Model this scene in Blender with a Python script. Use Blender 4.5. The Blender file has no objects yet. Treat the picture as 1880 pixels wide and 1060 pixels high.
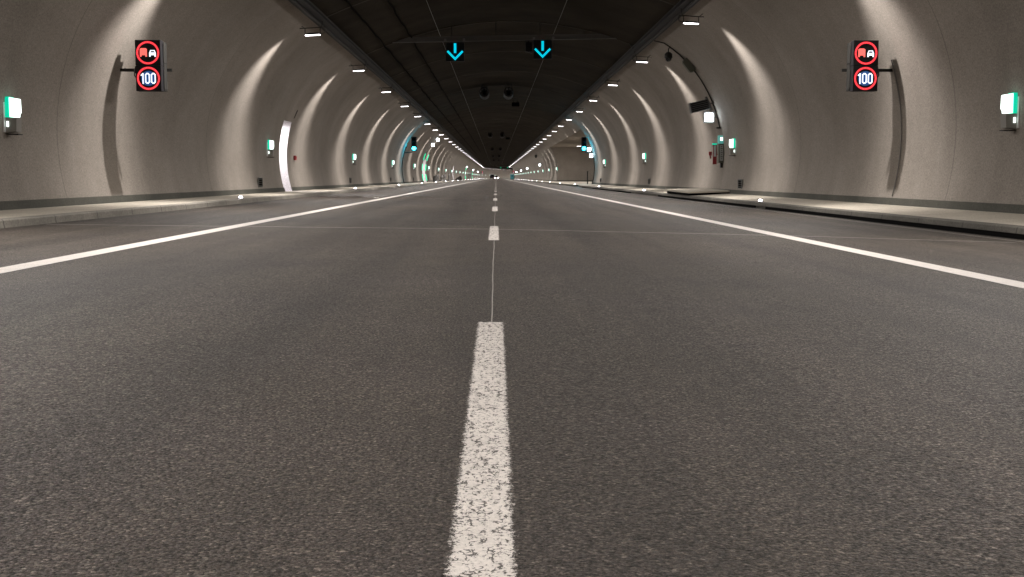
import bpy, bmesh, math, random
from mathutils import Vector, Matrix
random.seed(7)
SC = bpy.context.scene
COL = SC.collection

# ------------------------------------------------------------------ camera
F_PX = 2150.0                      # focal length in pixels of a 1880 px wide frame
cam_d = bpy.data.cameras.new('camera')
cam_d.sensor_width = 36.0
cam_d.lens = 36.0 * F_PX / 1880.0
cam_d.clip_start = 0.05
cam_d.clip_end = 3000
cam = bpy.data.objects.new('camera', cam_d)
COL.objects.link(cam)
cam.location = (0, 0, 0.75)
cam.rotation_euler = (math.radians(90 - 5.42), 0, math.radians(-0.775))
cam_d.dof.use_dof = False
SC.camera = cam

# ------------------------------------------------------------------ world, exposure
world = bpy.data.worlds.new('World')
SC.world = world
world.use_nodes = True
bg = world.node_tree.nodes['Background']
bg.inputs['Color'].default_value = (0.010, 0.012, 0.016, 1)   # night outside the portal
bg.inputs['Strength'].default_value = 0.2
SC.view_settings.view_transform = 'Standard'
SC.view_settings.look = 'None'
SC.view_settings.exposure = 0.0
SC.view_settings.gamma = 1.0
SC.render.engine = 'CYCLES'
SC.cycles.max_bounces = 6
SC.cycles.diffuse_bounces = 4
SC.cycles.glossy_bounces = 3
SC.cycles.transparent_max_bounces = 8
SC.cycles.sample_clamp_indirect = 2.0
SC.cycles.sample_clamp_direct = 0.0
SC.cycles.use_denoising = True
SC.cycles.caustics_reflective = False
SC.cycles.use_light_tree = True

LAMP_W = 2900.0            # main beam, aimed at the carriageway
STREAK_W = 1050.0           # narrow outward lobe that grazes the wall
LAMP_COL = (1.0, 0.94, 0.89)
LAMP_STEP = 13.55

# ------------------------------------------------------------------ path of the tunnel
D0, RAD = 590.0, 1090.0
DMIN, DMAX = -45.0, 900.0
def P(X, d, z=0.0):
    if d <= D0:
        return Vector((X, d, z))
    t = (d - D0) / RAD
    return Vector((RAD - (RAD - X) * math.cos(t), D0 + (RAD - X) * math.sin(t), z))
def HD(d):
    return 0.0 if d <= D0 else -(d - D0) / RAD

# ------------------------------------------------------------------ helpers
class MB:
    def __init__(s):
        s.v = []; s.f = []; s.uv = []
    def face(s, pts, uvs=None):
        n = len(s.v)
        s.v += [tuple(p) for p in pts]
        s.f.append(tuple(range(n, n + len(pts))))
        s.uv.append(uvs or [(0, 0)] * len(pts))
    def box(s, c, size, rot=None):
        hx, hy, hz = size[0] / 2, size[1] / 2, size[2] / 2
        c = Vector(c)
        cs = [Vector((x, y, z)) for x in (-hx, hx) for y in (-hy, hy) for z in (-hz, hz)]
        if rot is not None:
            cs = [rot @ q for q in cs]
        cs = [q + c for q in cs]
        for idx in ((0, 1, 3, 2), (4, 6, 7, 5), (0, 4, 5, 1), (2, 3, 7, 6), (0, 2, 6, 4), (1, 5, 7, 3)):
            s.face([cs[i] for i in idx])
        return s
    def tube(s, pts, r, n=8, cap=True):
        pts = [Vector(p) for p in pts]
        rings = []
        for i, p in enumerate(pts):
            a = pts[max(i - 1, 0)]; b = pts[min(i + 1, len(pts) - 1)]
            t = (b - a).normalized()
            up = Vector((0, 0, 1)) if abs(t.z) < 0.9 else Vector((0, 1, 0))
            u = t.cross(up).normalized(); w = u.cross(t).normalized()
            rr = r[i] if isinstance(r, (list, tuple)) else r
            rings.append([p + (u * math.cos(k * 2 * math.pi / n) + w * math.sin(k * 2 * math.pi / n)) * rr for k in range(n)])
        for i in range(len(rings) - 1):
            for k in range(n):
                k2 = (k + 1) % n
                s.face([rings[i][k], rings[i][k2], rings[i + 1][k2], rings[i + 1][k]])
        if cap:
            s.face(list(reversed(rings[0]))); s.face(rings[-1])
        return s
    def lathe(s, prof, c=(0, 0, 0), axis='Z', n=20):
        c = Vector(c)
        def q(r, h, a):
            x, y = r * math.cos(a), r * math.sin(a)
            return c + (Vector((x, y, h)) if axis == 'Z' else Vector((x, -h, y)))
        for i in range(len(prof) - 1):
            (r0, h0), (r1, h1) = prof[i], prof[i + 1]
            for k in range(n):
                a0, a1 = 2 * math.pi * k / n, 2 * math.pi * (k + 1) / n
                pts = [q(r0, h0, a0), q(r0, h0, a1), q(r1, h1, a1), q(r1, h1, a0)]
                if r0 < 1e-6: pts = [pts[0], pts[2], pts[3]]
                elif r1 < 1e-6: pts = pts[:3]
                s.face(pts)
        return s
    def prism(s, poly, y0, y1):
        """poly = (x, z) outline, extruded from y0 to y1"""
        n = len(poly)
        s.face([(x, y0, z) for x, z in poly]); s.face([(x, y1, z) for x, z in reversed(poly)])
        for i in range(n):
            (xa, za), (xb, zb) = poly[i], poly[(i + 1) % n]
            s.face([(xa, y0, za), (xa, y1, za), (xb, y1, zb), (xb, y0, zb)])
        return s
    def build(s, name, mat, parent=None, smooth=False, bevel=0.0, weld=True, flip=True):
        me = bpy.data.meshes.new(name)
        me.from_pydata(s.v, [], s.f)
        ul = me.uv_layers.new(name='UVMap')
        i = 0
        for uvs in s.uv:
            for u in uvs:
                ul.data[i].uv = u; i += 1
        bm = bmesh.new(); bm.from_mesh(me)
        if weld:
            bmesh.ops.remove_doubles(bm, verts=bm.verts, dist=1e-5)
        if flip:
            bmesh.ops.recalc_face_normals(bm, faces=bm.faces)
        if bevel > 0:
            bmesh.ops.bevel(bm, geom=list(bm.edges), offset=bevel, segments=2, affect='EDGES', profile=0.6, clamp_overlap=True)
        bm.to_mesh(me); bm.free()
        if smooth:
            me.polygons.foreach_set('use_smooth', [True] * len(me.polygons))
        me.materials.append(mat)
        o = bpy.data.objects.new(name, me)
        COL.objects.link(o)
        if parent is not None:
            o.parent = parent
        return o

def tag(o, label=None, cat=None, group=None, kind=None):
    if label: o['label'] = label
    if cat: o['category'] = cat
    if group: o['group'] = group
    if kind: o['kind'] = kind
    return o
def empty(name, loc=(0, 0, 0), rz=0.0):
    o = bpy.data.objects.new(name, None)
    o.empty_display_size = 0.2
    COL.objects.link(o)
    o.location = loc; o.rotation_euler = (0, 0, rz)
    return o
KIDS = {}
def kids(o):
    if o.name not in KIDS:
        KIDS[o.name] = [c for c in COL.objects if c.parent == o]
    return KIDS[o.name]
def dup(root):
    """copy a thing, its parts and sub-parts"""
    r = root.copy(); COL.objects.link(r)
    for k in list(r.keys()):
        if k in ('label', 'group'): del r[k]
    for c in kids(root):
        q = c.copy(); COL.objects.link(q); q.parent = r
        for g in kids(c):
            h = g.copy(); COL.objects.link(h); h.parent = q
    return r
def row(root, spots, cat, group, mirror=None):
    """spots: (X, d, z, label). The first spot moves root itself."""
    for i, (X, d, z, lab) in enumerate(spots):
        o = root if i == 0 else dup(root)
        o.location = P(X, d, z); o.rotation_euler = (0, 0, HD(d))
        tag(o, lab, cat, group)

ORD = ['nearest', 'second', 'third', 'fourth', 'fifth', 'sixth', 'seventh', 'eighth', 'ninth', 'tenth', 'eleventh', 'twelfth', 'thirteenth', 'fourteenth', 'fifteenth', 'sixteenth', 'seventeenth', 'eighteenth', 'nineteenth', 'twentieth']

# ------------------------------------------------------------------ materials
def mat(name, col=(0.5, 0.5, 0.5), rough=0.6, metal=0.0, emit=None, es=0.0, spec=0.5):
    m = bpy.data.materials.new(name); m.use_nodes = True
    b = m.node_tree.nodes['Principled BSDF']
    b.inputs['Base Color'].default_value = (*col, 1)
    b.inputs['Roughness'].default_value = rough
    b.inputs['Metallic'].default_value = metal
    b.inputs['Specular IOR Level'].default_value = spec
    if emit:
        b.inputs['Emission Color'].default_value = (*emit, 1)
        b.inputs['Emission Strength'].default_value = es
    return m
class NT:
    def __init__(s, m):
        s.m = m; s.t = m.node_tree; s.b = s.t.nodes['Principled BSDF']; s.out = s.t.nodes['Material Output']
    def n(s, typ, **kw):
        x = s.t.nodes.new(typ)
        for k, v in kw.items():
            if k in x.inputs: x.inputs[k].default_value = v
            else: setattr(x, k, v)
        return x
    def l(s, a, b): s.t.links.new(a, b)
    def co(s, kind='Object', scale=(1, 1, 1)):
        t = s.n('ShaderNodeTexCoord'); mp = s.n('ShaderNodeMapping')
        mp.inputs['Scale'].default_value = scale
        s.l(t.outputs[kind], mp.inputs['Vector'])
        return mp.outputs['Vector']
    def noise(s, vec, scale, detail=4, rough=0.55):
        x = s.n('ShaderNodeTexNoise')
        x.inputs['Scale'].default_value = scale; x.inputs['Detail'].default_value = detail; x.inputs['Roughness'].default_value = rough
        s.l(vec, x.inputs['Vector']); return x.outputs['Fac']
    def vor(s, vec, scale, out='Distance'):
        x = s.n('ShaderNodeTexVoronoi'); x.inputs['Scale'].default_value = scale
        s.l(vec, x.inputs['Vector']); return x.outputs[out]
    def ramp(s, fac, stops):
        x = s.n('ShaderNodeValToRGB'); s.l(fac, x.inputs['Fac'])
        e = x.color_ramp.elements
        while len(e) < len(stops): e.new(0.5)
        for i, (p, c) in enumerate(stops):
            e[i].position = p; e[i].color = (*c, 1) if isinstance(c, tuple) else (c, c, c, 1)
        return x.outputs['Color']
    def mix(s, fac, a, b, mode='MIX'):
        x = s.n('ShaderNodeMix'); x.data_type = 'RGBA'; x.blend_type = mode
        for sock, v in ((x.inputs[0], fac), (x.inputs[6], a), (x.inputs[7], b)):
            if isinstance(v, (int, float)): sock.default_value = v
            elif isinstance(v, tuple): sock.default_value = (*v, 1)
            else: s.l(v, sock)
        return x.outputs[2]
    def math(s, op, a, b=0.0):
        x = s.n('ShaderNodeMath'); x.operation = op
        for i, v in enumerate((a, b)):
            if isinstance(v, (int, float)): x.inputs[i].default_value = v
            else: s.l(v, x.inputs[i])
        return x.outputs[0]
    def bump(s, h, strength=0.3, dist=0.01, prev=None):
        x = s.n('ShaderNodeBump'); x.inputs['Strength'].default_value = strength; x.inputs['Distance'].default_value = dist
        s.l(h, x.inputs['Height'])
        if prev is not None: s.l(prev, x.inputs['Normal'])
        s.l(x.outputs['Normal'], s.b.inputs['Normal']); return x.outputs['Normal']
    def color(s, c): s.l(c, s.b.inputs['Base Color'])

def concrete(name, dark, light, seam=0.0, stain=0.5, rough=0.85, period=12.5):
    m = mat(name, light, rough, spec=0.25); t = NT(m)
    uv = t.co('UV'); uvs = t.co('UV', (1.1, 0.16, 1))     # long streaks running down the wall
    a = t.noise(uv, 0.35, 6, 0.6); b = t.noise(uvs, 1.0, 5, 0.6); c = t.noise(uv, 7.0, 6, 0.8); f = t.noise(uv, 26.0, 4, 0.8)
    base = t.mix(t.ramp(a, [(0.3, 0.0), (0.7, 1.0)]), dark, light)
    base = t.mix(stain * 0.45, base, t.ramp(b, [(0.3, 0.62), (0.62, 1.0)]), 'MULTIPLY')
    base = t.mix(0.6, base, t.ramp(c, [(0.3, 0.72), (0.65, 1.12)]), 'MULTIPLY')
    base = t.mix(0.75, base, t.ramp(f, [(0.3, 0.50), (0.7, 1.42)]), 'MULTIPLY')
    if seam:
        sx = t.n('ShaderNodeSeparateXYZ'); t.l(uv, sx.inputs[0])
        md = t.math('MODULO', t.math('ADD', sx.outputs['X'], 2000.0 + 13.0), period)
        ln = t.math('LESS_THAN', md, 0.035)
        base = t.mix(t.math('MULTIPLY', ln, seam), base, (0.05, 0.048, 0.045))
    t.color(base)
    t.bump(t.noise(uv, 30.0, 5, 0.7), 0.35, 0.012)
    return m

M = {}
M['wall'] = concrete('wall_concrete', (0.235, 0.209, 0.183), (0.33, 0.296, 0.262), seam=0.45)
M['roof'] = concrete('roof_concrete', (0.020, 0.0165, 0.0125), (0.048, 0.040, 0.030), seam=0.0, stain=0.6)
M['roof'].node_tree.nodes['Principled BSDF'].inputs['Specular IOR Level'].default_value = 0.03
M['pave'] = concrete('pavement_concrete', (0.42, 0.385, 0.32), (0.58, 0.53, 0.45), stain=0.5)
M['kerb'] = concrete('kerb_concrete', (0.17, 0.16, 0.14), (0.36, 0.335, 0.29), stain=0.9, seam=0.7, period=2.0)
M['kerbd'] = concrete('dark_kerb_concrete', (0.085, 0.08, 0.07), (0.17, 0.16, 0.14), stain=0.8, seam=0.8, period=2.0)
M['skirt'] = concrete('skirting_paint', (0.055, 0.056, 0.048), (0.11, 0.108, 0.092), stain=0.8)
M['white_wall'] = concrete('white_painted_wall', (0.70, 0.67, 0.68), (0.80, 0.77, 0.78), stain=0.15)
M['bay'] = concrete('bay_concrete', (0.235, 0.209, 0.183), (0.33, 0.296, 0.262))
M['black'] = mat('black_plastic', (0.012, 0.011, 0.013), 0.6, spec=0.2)
M['dark'] = mat('dark_metal', (0.018, 0.017, 0.015), 0.5, 0.4)
M['slot'] = mat('slot_black', (0.005, 0.005, 0.005), 0.9, spec=0.02)
M['steel'] = mat('galvanised_steel', (0.30, 0.29, 0.28), 0.45, 0.7)
M['grey'] = mat('grey_metal', (0.16, 0.155, 0.15), 0.55, 0.3)
M['darkgrey'] = mat('dark_grey_metal', (0.020, 0.019, 0.017), 0.6, 0.0, spec=0.3)
M['grey_box'] = mat('light_grey_enclosure', (0.42, 0.43, 0.43), 0.5)
M['speaker'] = mat('speaker_grey', (0.06, 0.06, 0.062), 0.6)
M['casing'] = mat('marker_casing', (0.25, 0.24, 0.22), 0.55)
M['darkgreen'] = mat('dark_olive_enclosure', (0.085, 0.088, 0.065), 0.6)
M['lens'] = mat('lamp_diffuser', (0.8, 0.8, 0.8), 0.4, emit=(1.0, 0.95, 0.97), es=9.0)
M['flood'] = mat('floodlight_glass', (0.8, 0.8, 0.8), 0.4, emit=(0.86, 0.95, 1.0), es=25.0)
M['studlens'] = mat('kerb_light_lens', (0.8, 0.8, 0.8), 0.3, emit=(0.95, 0.93, 1.0), es=22.0)
M['evac_white'] = mat('exit_panel_white', (0.8, 0.85, 0.82), 0.4, emit=(0.85, 1.0, 0.93), es=2.2)
M['evac_green'] = mat('exit_panel_green', (0.0, 0.4, 0.25), 0.4, emit=(0.0, 0.60, 0.36), es=0.9)
M['evac_teal'] = mat('exit_panel_teal', (0.1, 0.3, 0.28), 0.5, emit=(0.10, 0.42, 0.38), es=0.5)
M['strip'] = mat('green_light_strip', (0.0, 0.6, 0.3), 0.4, emit=(0.02, 0.85, 0.42), es=1.2)
M['cyan'] = mat('lane_arrow_cyan', (0.0, 0.4, 0.5), 0.4, emit=(0.0, 0.55, 0.74), es=1.05)
M['siggreen'] = mat('signal_green_lens', (0.1, 0.8, 0.8), 0.4, emit=(0.06, 0.80, 1.0), es=9.0)
M['led_red'] = mat('led_red', (0.5, 0.0, 0.02), 0.4, emit=(0.95, 0.025, 0.05), es=1.1)
M['led_pink'] = mat('led_red_core', (0.6, 0.1, 0.1), 0.4, emit=(1.0, 0.16, 0.13), es=1.1)
M['led_white'] = mat('led_white', (0.7, 0.7, 0.8), 0.4, emit=(0.85, 0.90, 1.0), es=1.3)
M['led_blue'] = mat('led_blue_glow', (0.02, 0.06, 0.2), 0.4, emit=(0.02, 0.11, 0.34), es=0.55)
M['red'] = mat('red_enamel', (0.30, 0.03, 0.035), 0.45)
M['signwhite'] = mat('white_enamel', (0.75, 0.74, 0.74), 0.45)
M['teal'] = mat('teal_painted_metal', (0.02, 0.13, 0.15), 0.5)
M['carpaint'] = mat('dark_car_paint', (0.02, 0.02, 0.022), 0.3)
M['glass'] = mat('dark_glass', (0.01, 0.012, 0.014), 0.1)
M['rubber'] = mat('rubber', (0.015, 0.015, 0.015), 0.8)
M['headlight'] = mat('headlight', (0.9, 0.9, 0.9), 0.3, emit=(1.0, 0.90, 0.88), es=260.0)

# asphalt -----------------------------------------------------------
m = mat('asphalt', (0.06, 0.055, 0.05), 0.58, spec=0.36); t = NT(m); M['asphalt'] = m
v = t.co('Object')
big = t.noise(v, 0.22, 4, 0.6); lane = t.noise(t.co('Object', (1.3, 0.05, 1)), 1.0, 4, 0.6)
mid = t.noise(v, 32.0, 5, 0.75); fine = t.noise(v, 95.0, 4, 0.8)
vn = t.vor(v, 125.0, 'Color'); vd = t.vor(v, 125.0, 'Distance')
sep = t.n('ShaderNodeSeparateColor'); t.l(vn, sep.inputs[0])
base = t.ramp(sep.outputs[0], [(0.0, (0.029, 0.0230, 0.0178)), (0.5, (0.054, 0.0435, 0.0344)), (0.8, (0.082, 0.067, 0.053)), (0.95, (0.118, 0.097, 0.078)), (1.0, (0.20, 0.168, 0.138))])
base = t.mix(0.95, base, t.ramp(fine, [(0.36, 0.20), (0.64, 1.85)]), 'MULTIPLY')
base = t.mix(t.ramp(t.noise(v, 0.8, 3, 0.6), [(0.4, 0.0), (0.65, 0.35)]), base, t.mix(1.0, base, (0.94, 0.92, 1.12), 'MULTIPLY'))
base = t.mix(0.85, base, t.ramp(mid, [(0.36, 0.45), (0.64, 1.55)]), 'MULTIPLY')
base = t.mix(0.8, base, t.ramp(big, [(0.3, 0.70), (0.7, 1.25)]), 'MULTIPLY')
base = t.mix(0.7, base, t.ramp(t.noise(v, 1.6, 5, 0.7), [(0.3, 0.78), (0.7, 1.2)]), 'MULTIPLY')
base = t.mix(0.9, base, t.ramp(lane, [(0.38, 0.76), (0.62, 1.24)]), 'MULTIPLY')
# polished wheel tracks and dark oil spots of the lanes
sx = t.n('ShaderNodeSeparateXYZ'); t.l(v, sx.inputs[0])
ax = t.math('ABSOLUTE', t.math('SUBTRACT', t.math('PINGPONG', t.math('ABSOLUTE', sx.outputs['X']), 2.0), 1.05))
tr_ = t.ramp(ax, [(0.0, 1.0), (0.45, 0.0)])
base = t.mix(t.math('MULTIPLY', tr_, 0.65), base, t.mix(1.0, base, (0.72, 0.72, 0.74), 'MULTIPLY'))
sp_ = t.noise(t.co('Object', (1, 0.4, 1)), 0.9, 4, 0.6)
base = t.mix(t.ramp(sp_, [(0.56, 0.0), (0.68, 0.55)]), base, t.mix(1.0, base, (0.62, 0.62, 0.64), 'MULTIPLY'))
t.color(base)
t.l(t.ramp(fine, [(0.36, 0.85), (0.64, 0.42)]), t.b.inputs['Roughness'])
hh = t.math('ADD', t.math('MULTIPLY', fine, 1.0), t.math('MULTIPLY', t.math('SUBTRACT', 1.0, vd), 0.8))
t.bump(t.math('ADD', hh, t.math('MULTIPLY', t.noise(v, 55.0, 3, 0.6), 1.6)), 1.0, 0.010)

# road paint with worn pits and ragged edges ------------------------
def paint(name, half, ragged, holes, col=(0.75, 0.70, 0.655), crack=False):
    m = mat(name, col, 0.6, spec=0.3); t = NT(m)
    v = t.co('Object'); uv = t.co('UV')
    sx = t.n('ShaderNodeSeparateXYZ'); t.l(uv, sx.inputs[0])        # U = metres from the strip's centre, V = metres from nearer end
    ex = t.math('SUBTRACT', half, t.math('ABSOLUTE', sx.outputs['X']))
    edge = t.math('MINIMUM', ex, sx.outputs['Y'])
    n1 = t.noise(v, 62.0, 5, 0.75); n2 = t.noise(v, 260.0, 2, 0.6)
    off = t.math('MULTIPLY', t.math('SUBTRACT', t.math('ADD', t.math('MULTIPLY', n1, 0.8), t.math('MULTIPLY', n2, 0.5)), 0.62), ragged)
    keep = t.math('GREATER_THAN', edge, off)
    h1 = t.noise(t.co('Object', (1, 0.8, 1)), 105.0, 5, 0.72)
    lanes = t.noise(t.co('Object', (1, 0.06, 1)), 55.0, 2, 0.5)
    pit = t.math('GREATER_THAN', t.math('ADD', h1, t.math('MULTIPLY', t.math('SUBTRACT', lanes, 0.5), 0.35)), holes)
    if crack:      # paint bridging the stones, open over the gaps between them
        wv = t.n('ShaderNodeVectorMath'); wv.operation = 'ADD'
        nz = t.n('ShaderNodeTexNoise'); nz.inputs['Scale'].default_value = 70.0; t.l(v, nz.inputs['Vector'])
        sc_ = t.n('ShaderNodeVectorMath'); sc_.operation = 'SCALE'; sc_.inputs['Scale'].default_value = 0.014
        t.l(nz.outputs['Color'], sc_.inputs[0]); t.l(v, wv.inputs[0]); t.l(sc_.outputs[0], wv.inputs[1])
        vo = t.n('ShaderNodeTexVoronoi'); vo.feature = 'DISTANCE_TO_EDGE'; vo.inputs['Scale'].default_value = 62.0; t.l(wv.outputs[0], vo.inputs['Vector'])
        gate = t.noise(t.co('Object', (1, 0.5, 1)), 48.0, 3, 0.6)
        ck = t.math('LESS_THAN', vo.outputs['Distance'], t.math('MULTIPLY', t.math('SUBTRACT', gate, 0.485), 0.9))
        pit = t.math('MAXIMUM', pit, ck)
    keep = t.math('MULTIPLY', keep, t.math('SUBTRACT', 1.0, t.math('MULTIPLY', pit, 0.78)))
    tr = t.n('ShaderNodeBsdfTransparent'); mx = t.n('ShaderNodeMixShader')
    t.l(keep, mx.inputs[0]); t.l(tr.outputs[0], mx.inputs[1]); t.l(t.b.outputs[0], mx.inputs[2]); t.l(mx.outputs[0], t.out.inputs['Surface'])
    d = t.noise(v, 6.0, 4, 0.6)
    c = t.mix(0.5, col, t.ramp(d, [(0.3, 0.80), (0.7, 1.05)]), 'MULTIPLY')
    c = t.mix(0.45, c, t.ramp(h1, [(0.35, 1.1), (0.62, 0.62)]), 'MULTIPLY')
    t.color(c)
    t.bump(t.math('ADD', n1, t.math('MULTIPLY', h1, -0.7)), 0.9, 0.006)
    return m
M['dash'] = paint('dash_paint', 0.065, 0.075, 0.60, crack=True)
M['line'] = paint('edge_line_paint', 0.125, 0.03, 0.66)
M['hair'] = paint('hairline_paint', 0.006, 0.014, 0.62, (0.42, 0.395, 0.36))
M['seal'] = paint('joint_sealant', 0.034, 0.03, 0.62, (0.42, 0.39, 0.35))

# ------------------------------------------------------------------ cross-section
def zroad(X): return -0.003 * X if X < 0 else (-0.0145 * X if X < 3.95 else -0.0573 - 0.0227 * (X - 3.95))
KL, KR = -7.10, 7.60          # kerb faces
ZKL, ZKR = 0.145, 0.03        # kerb tops
WL0, WR0 = -8.93, 9.39        # wall feet
ZWL, ZWR = 0.165, 0.105
def wallL(z):                 # wall surface X at height z
    return -3.97 - math.sqrt(max(0, 5.1 ** 2 - (z - 1.6) ** 2))
def wallR(z):
    return 4.5 + 5.1 * math.sqrt(max(0, 1 - ((z - 1.7) / 5.4) ** 2))
WL0, WR0 = wallL(ZWL), wallR(ZWR)
BL, BR = (-6.2, 6.19), (6.59, 6.62)
def roof(X):
    u = (X - BL[0]) / (BR[0] - BL[0])
    return BL[1] + (BR[1] - BL[1]) * u + 1.40 * (1 - (2 * u - 1) ** 2)

def stations(d0, d1, step=4.5, extra=()):
    s = {round(d0, 3), round(d1, 3)}
    d = d0
    while d < d1:
        s.add(round(d, 3)); d += step
    for e in extra:
        if d0 < e < d1: s.add(round(e, 3))
    return sorted(s)
def sweep(prof, d0=DMIN, d1=DMAX, step=4.5, extra=(), hole=None, mb=None, closed=False):
    """prof = list of (X, z); skips cells where hole(dm, zm) is true"""
    mb = mb or MB(); st = stations(d0, d1, step, extra)
    pr = list(prof) + ([prof[0]] if closed else [])
    L = [0.0]
    for a, b in zip(pr, pr[1:]): L.append(L[-1] + math.hypot(b[0] - a[0], b[1] - a[1]))
    for a, b in zip(st, st[1:]):
        for i in range(len(pr) - 1):
            if hole and hole((a + b) / 2, (pr[i][1] + pr[i + 1][1]) / 2): continue
            (x0, z0), (x1, z1) = pr[i], pr[i + 1]
            mb.face([P(x0, a, z0), P(x0, b, z0), P(x1, b, z1), P(x1, a, z1)], [(a, L[i]), (b, L[i]), (b, L[i + 1]), (a, L[i + 1])])
    return mb

# ------------------------------------------------------------------ road
BAY0, BAY1, BAYX, BAYZ = 115.0, 182.0, 15.6, 5.35
road_prof = [(-9.4, zroad(-9.4) ), (-3.9, zroad(-3.9)), (0, 0), (3.95, zroad(3.95)), (9.0, zroad(9.0))]
road = sweep([(x, z) for x, z in road_prof]).build('road', M['asphalt'], flip=False)
tag(road, 'wide dark asphalt road with white lines running through the tunnel', None, None, 'structure')
def strip(name, X0, X1, d0, d1, w, material, parent=road, step=4.5, dz=0.004):
    """flat painted strip from (X0,d0) to (X1,d1); UV.x metres off centre, UV.y metres from the nearer end"""
    mb = MB(); st = stations(d0, d1, step, extra=(d0 + 0.2, d1 - 0.2))
    for a, b in zip(st, st[1:]):
        xa = X0 + (X1 - X0) * (a - d0) / (d1 - d0); xb = X0 + (X1 - X0) * (b - d0) / (d1 - d0)
        ea, eb = min(a - d0, d1 - a), min(b - d0, d1 - b)
        mb.face([P(xa - w / 2, a, zroad(xa - w / 2) + dz), P(xa + w / 2, a, zroad(xa + w / 2) + dz), P(xb + w / 2, b, zroad(xb + w / 2) + dz), P(xb - w / 2, b, zroad(xb - w / 2) + dz)],
                [(-w / 2, ea), (w / 2, ea), (w / 2, eb), (-w / 2, eb)])
    return mb.build(name, material, parent, flip=False)
CX = -0.029
k = 0
while 2.0 + 12 * k < 640:
    strip('lane_dash', CX, CX, 2.0 + 12 * k - (0.02 if k else 0), 6.03 + 12 * k, 0.152, M['dash'], step=0.5 if k < 2 else 4.5)
    k += 1
strip('edge_line', -3.93, -3.93, DMIN, DMAX, 0.27, M['line'])['label'] = 'solid white edge line on the left'
strip('edge_line', 3.95, 3.95, DMIN, DMAX, 0.27, M['line'])['label'] = 'solid white edge line on the right'
# thin setting-out line between the dashes, a little wavy
mb = MB()
pts = []
d = 6.05
while d < 62:
    pts.append((CX + 0.004 + 0.002 * math.sin(d * 1.1) + 0.0012 * math.sin(d * 4.1), d)); d += 0.35
for (xa, a), (xb, b) in zip(pts, pts[1:]):
    w = 0.0035
    mb.face([(xa - w, a, 0.0025), (xa + w, a, 0.0025), (xb + w, b, 0.0025), (xb - w, b, 0.0025)], [(-w, 1), (w, 1), (w, 1), (-w, 1)])
mb.build('setting_out_line', M['hair'], road, flip=False)
# paving joint across the road, slightly oblique
mb = MB(); xs = [-7.0 + i * 0.7 for i in range(21)]
for xa, xb in zip(xs, xs[1:]):
    def dj(x): return 17.0 - 0.19 * x + 0.02 * math.sin(x * 3.1)
    for w in (0.034,):
        mb.face([(xa, dj(xa) - w, zroad(xa) + 0.003), (xb, dj(xb) - w, zroad(xb) + 0.003), (xb, dj(xb) + w, zroad(xb) + 0.003), (xa, dj(xa) + w, zroad(xa) + 0.003)],
                [(-w, 1), (-w, 1), (w, 1), (w, 1)])
mb.build('paving_joint', M['seal'], road, flip=False)
# paint splashes and small stones by the line
mb = MB()
def blob(cx, cd, r, sx=1.0):
    n = 9; rr = [r * random.uniform(0.6, 1.15) for _ in range(n)]
    mb.face([(cx + rr[i] * sx * math.cos(i * 6.283 / n), cd + rr[i] * 2.2 * math.sin(i * 6.283 / n), 0.004 + zroad(cx)) for i in range(n)], [(0, 1)] * n)
for cx, cd, r in ((0.0, 6.9, .008), (0.018, 6.6, .006), (0.03, 7.2, .010), (-0.01, 6.35, .005), (0.045, 6.75, .006), (-0.16, 8.2, .012), (-0.145, 8.25, .009), (0.30, 5.95, .007),
                  (0.72, 3.62, .007), (0.735, 3.63, .005), (-1.2, 7.4, .010), (2.6, 9.3, .012)):
    blob(cx, cd, r)
for _ in range(170):
    s = random.choice((-1, 1)); blob(CX + s * (0.067 + abs(random.gauss(0, 0.008))), random.uniform(2.1, 6.05), random.uniform(0.001, 0.003))
o = mb.build('paint_splashes', mat('splash_paint', (0.12, 0.11, 0.098), 0.8), road, flip=False); o['kind'] = 'stuff'
# long seam near the right kerb
strip('gutter_seam', 7.2, 7.2, 5, 100, 0.04, M['seal'])

# ------------------------------------------------------------------ kerbs and pavements
kl = MB()
sweep([(KL, zroad(KL)), (KL - 0.015, ZKL - 0.02), (KL - 0.035, ZKL), (KL - 0.22, ZKL + 0.002)], mb=kl)
kerb_l = kl.build('kerb', M['kerb'], flip=False); tag(kerb_l, 'pale rough concrete kerb along the left pavement', None, None, 'structure')
pl = sweep([(KL - 0.22, ZKL), (WL0 - 0.02, ZWL)], )
pl.build('pavement', M['pave'], flip=False)
tag(bpy.data.objects['pavement'], 'pale concrete walkway along the left wall', None, None, 'structure')
KEND, KRES = 108.0, 113.0
kr = MB()
for a, b in ((DMIN, KEND), (KRES, DMAX)):
    sweep([(KR, zroad(KR) + 0.075), (KR + 0.012, ZKR - 0.015), (KR + 0.03, ZKR), (KR + 0.25, ZKR + 0.003)], a, b, mb=kr)
    sweep([(KR - 0.0, zroad(KR)), (KR + 0.06, zroad(KR) + 0.002), (KR + 0.06, zroad(KR) + 0.075), (KR, zroad(KR) + 0.075)], a, b, mb=kr)
kr.build('kerb', M['kerbd'], flip=False)
tag(bpy.data.objects['kerb.001'], 'darker slotted concrete kerb along the right pavement', None, None, 'structure')
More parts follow.
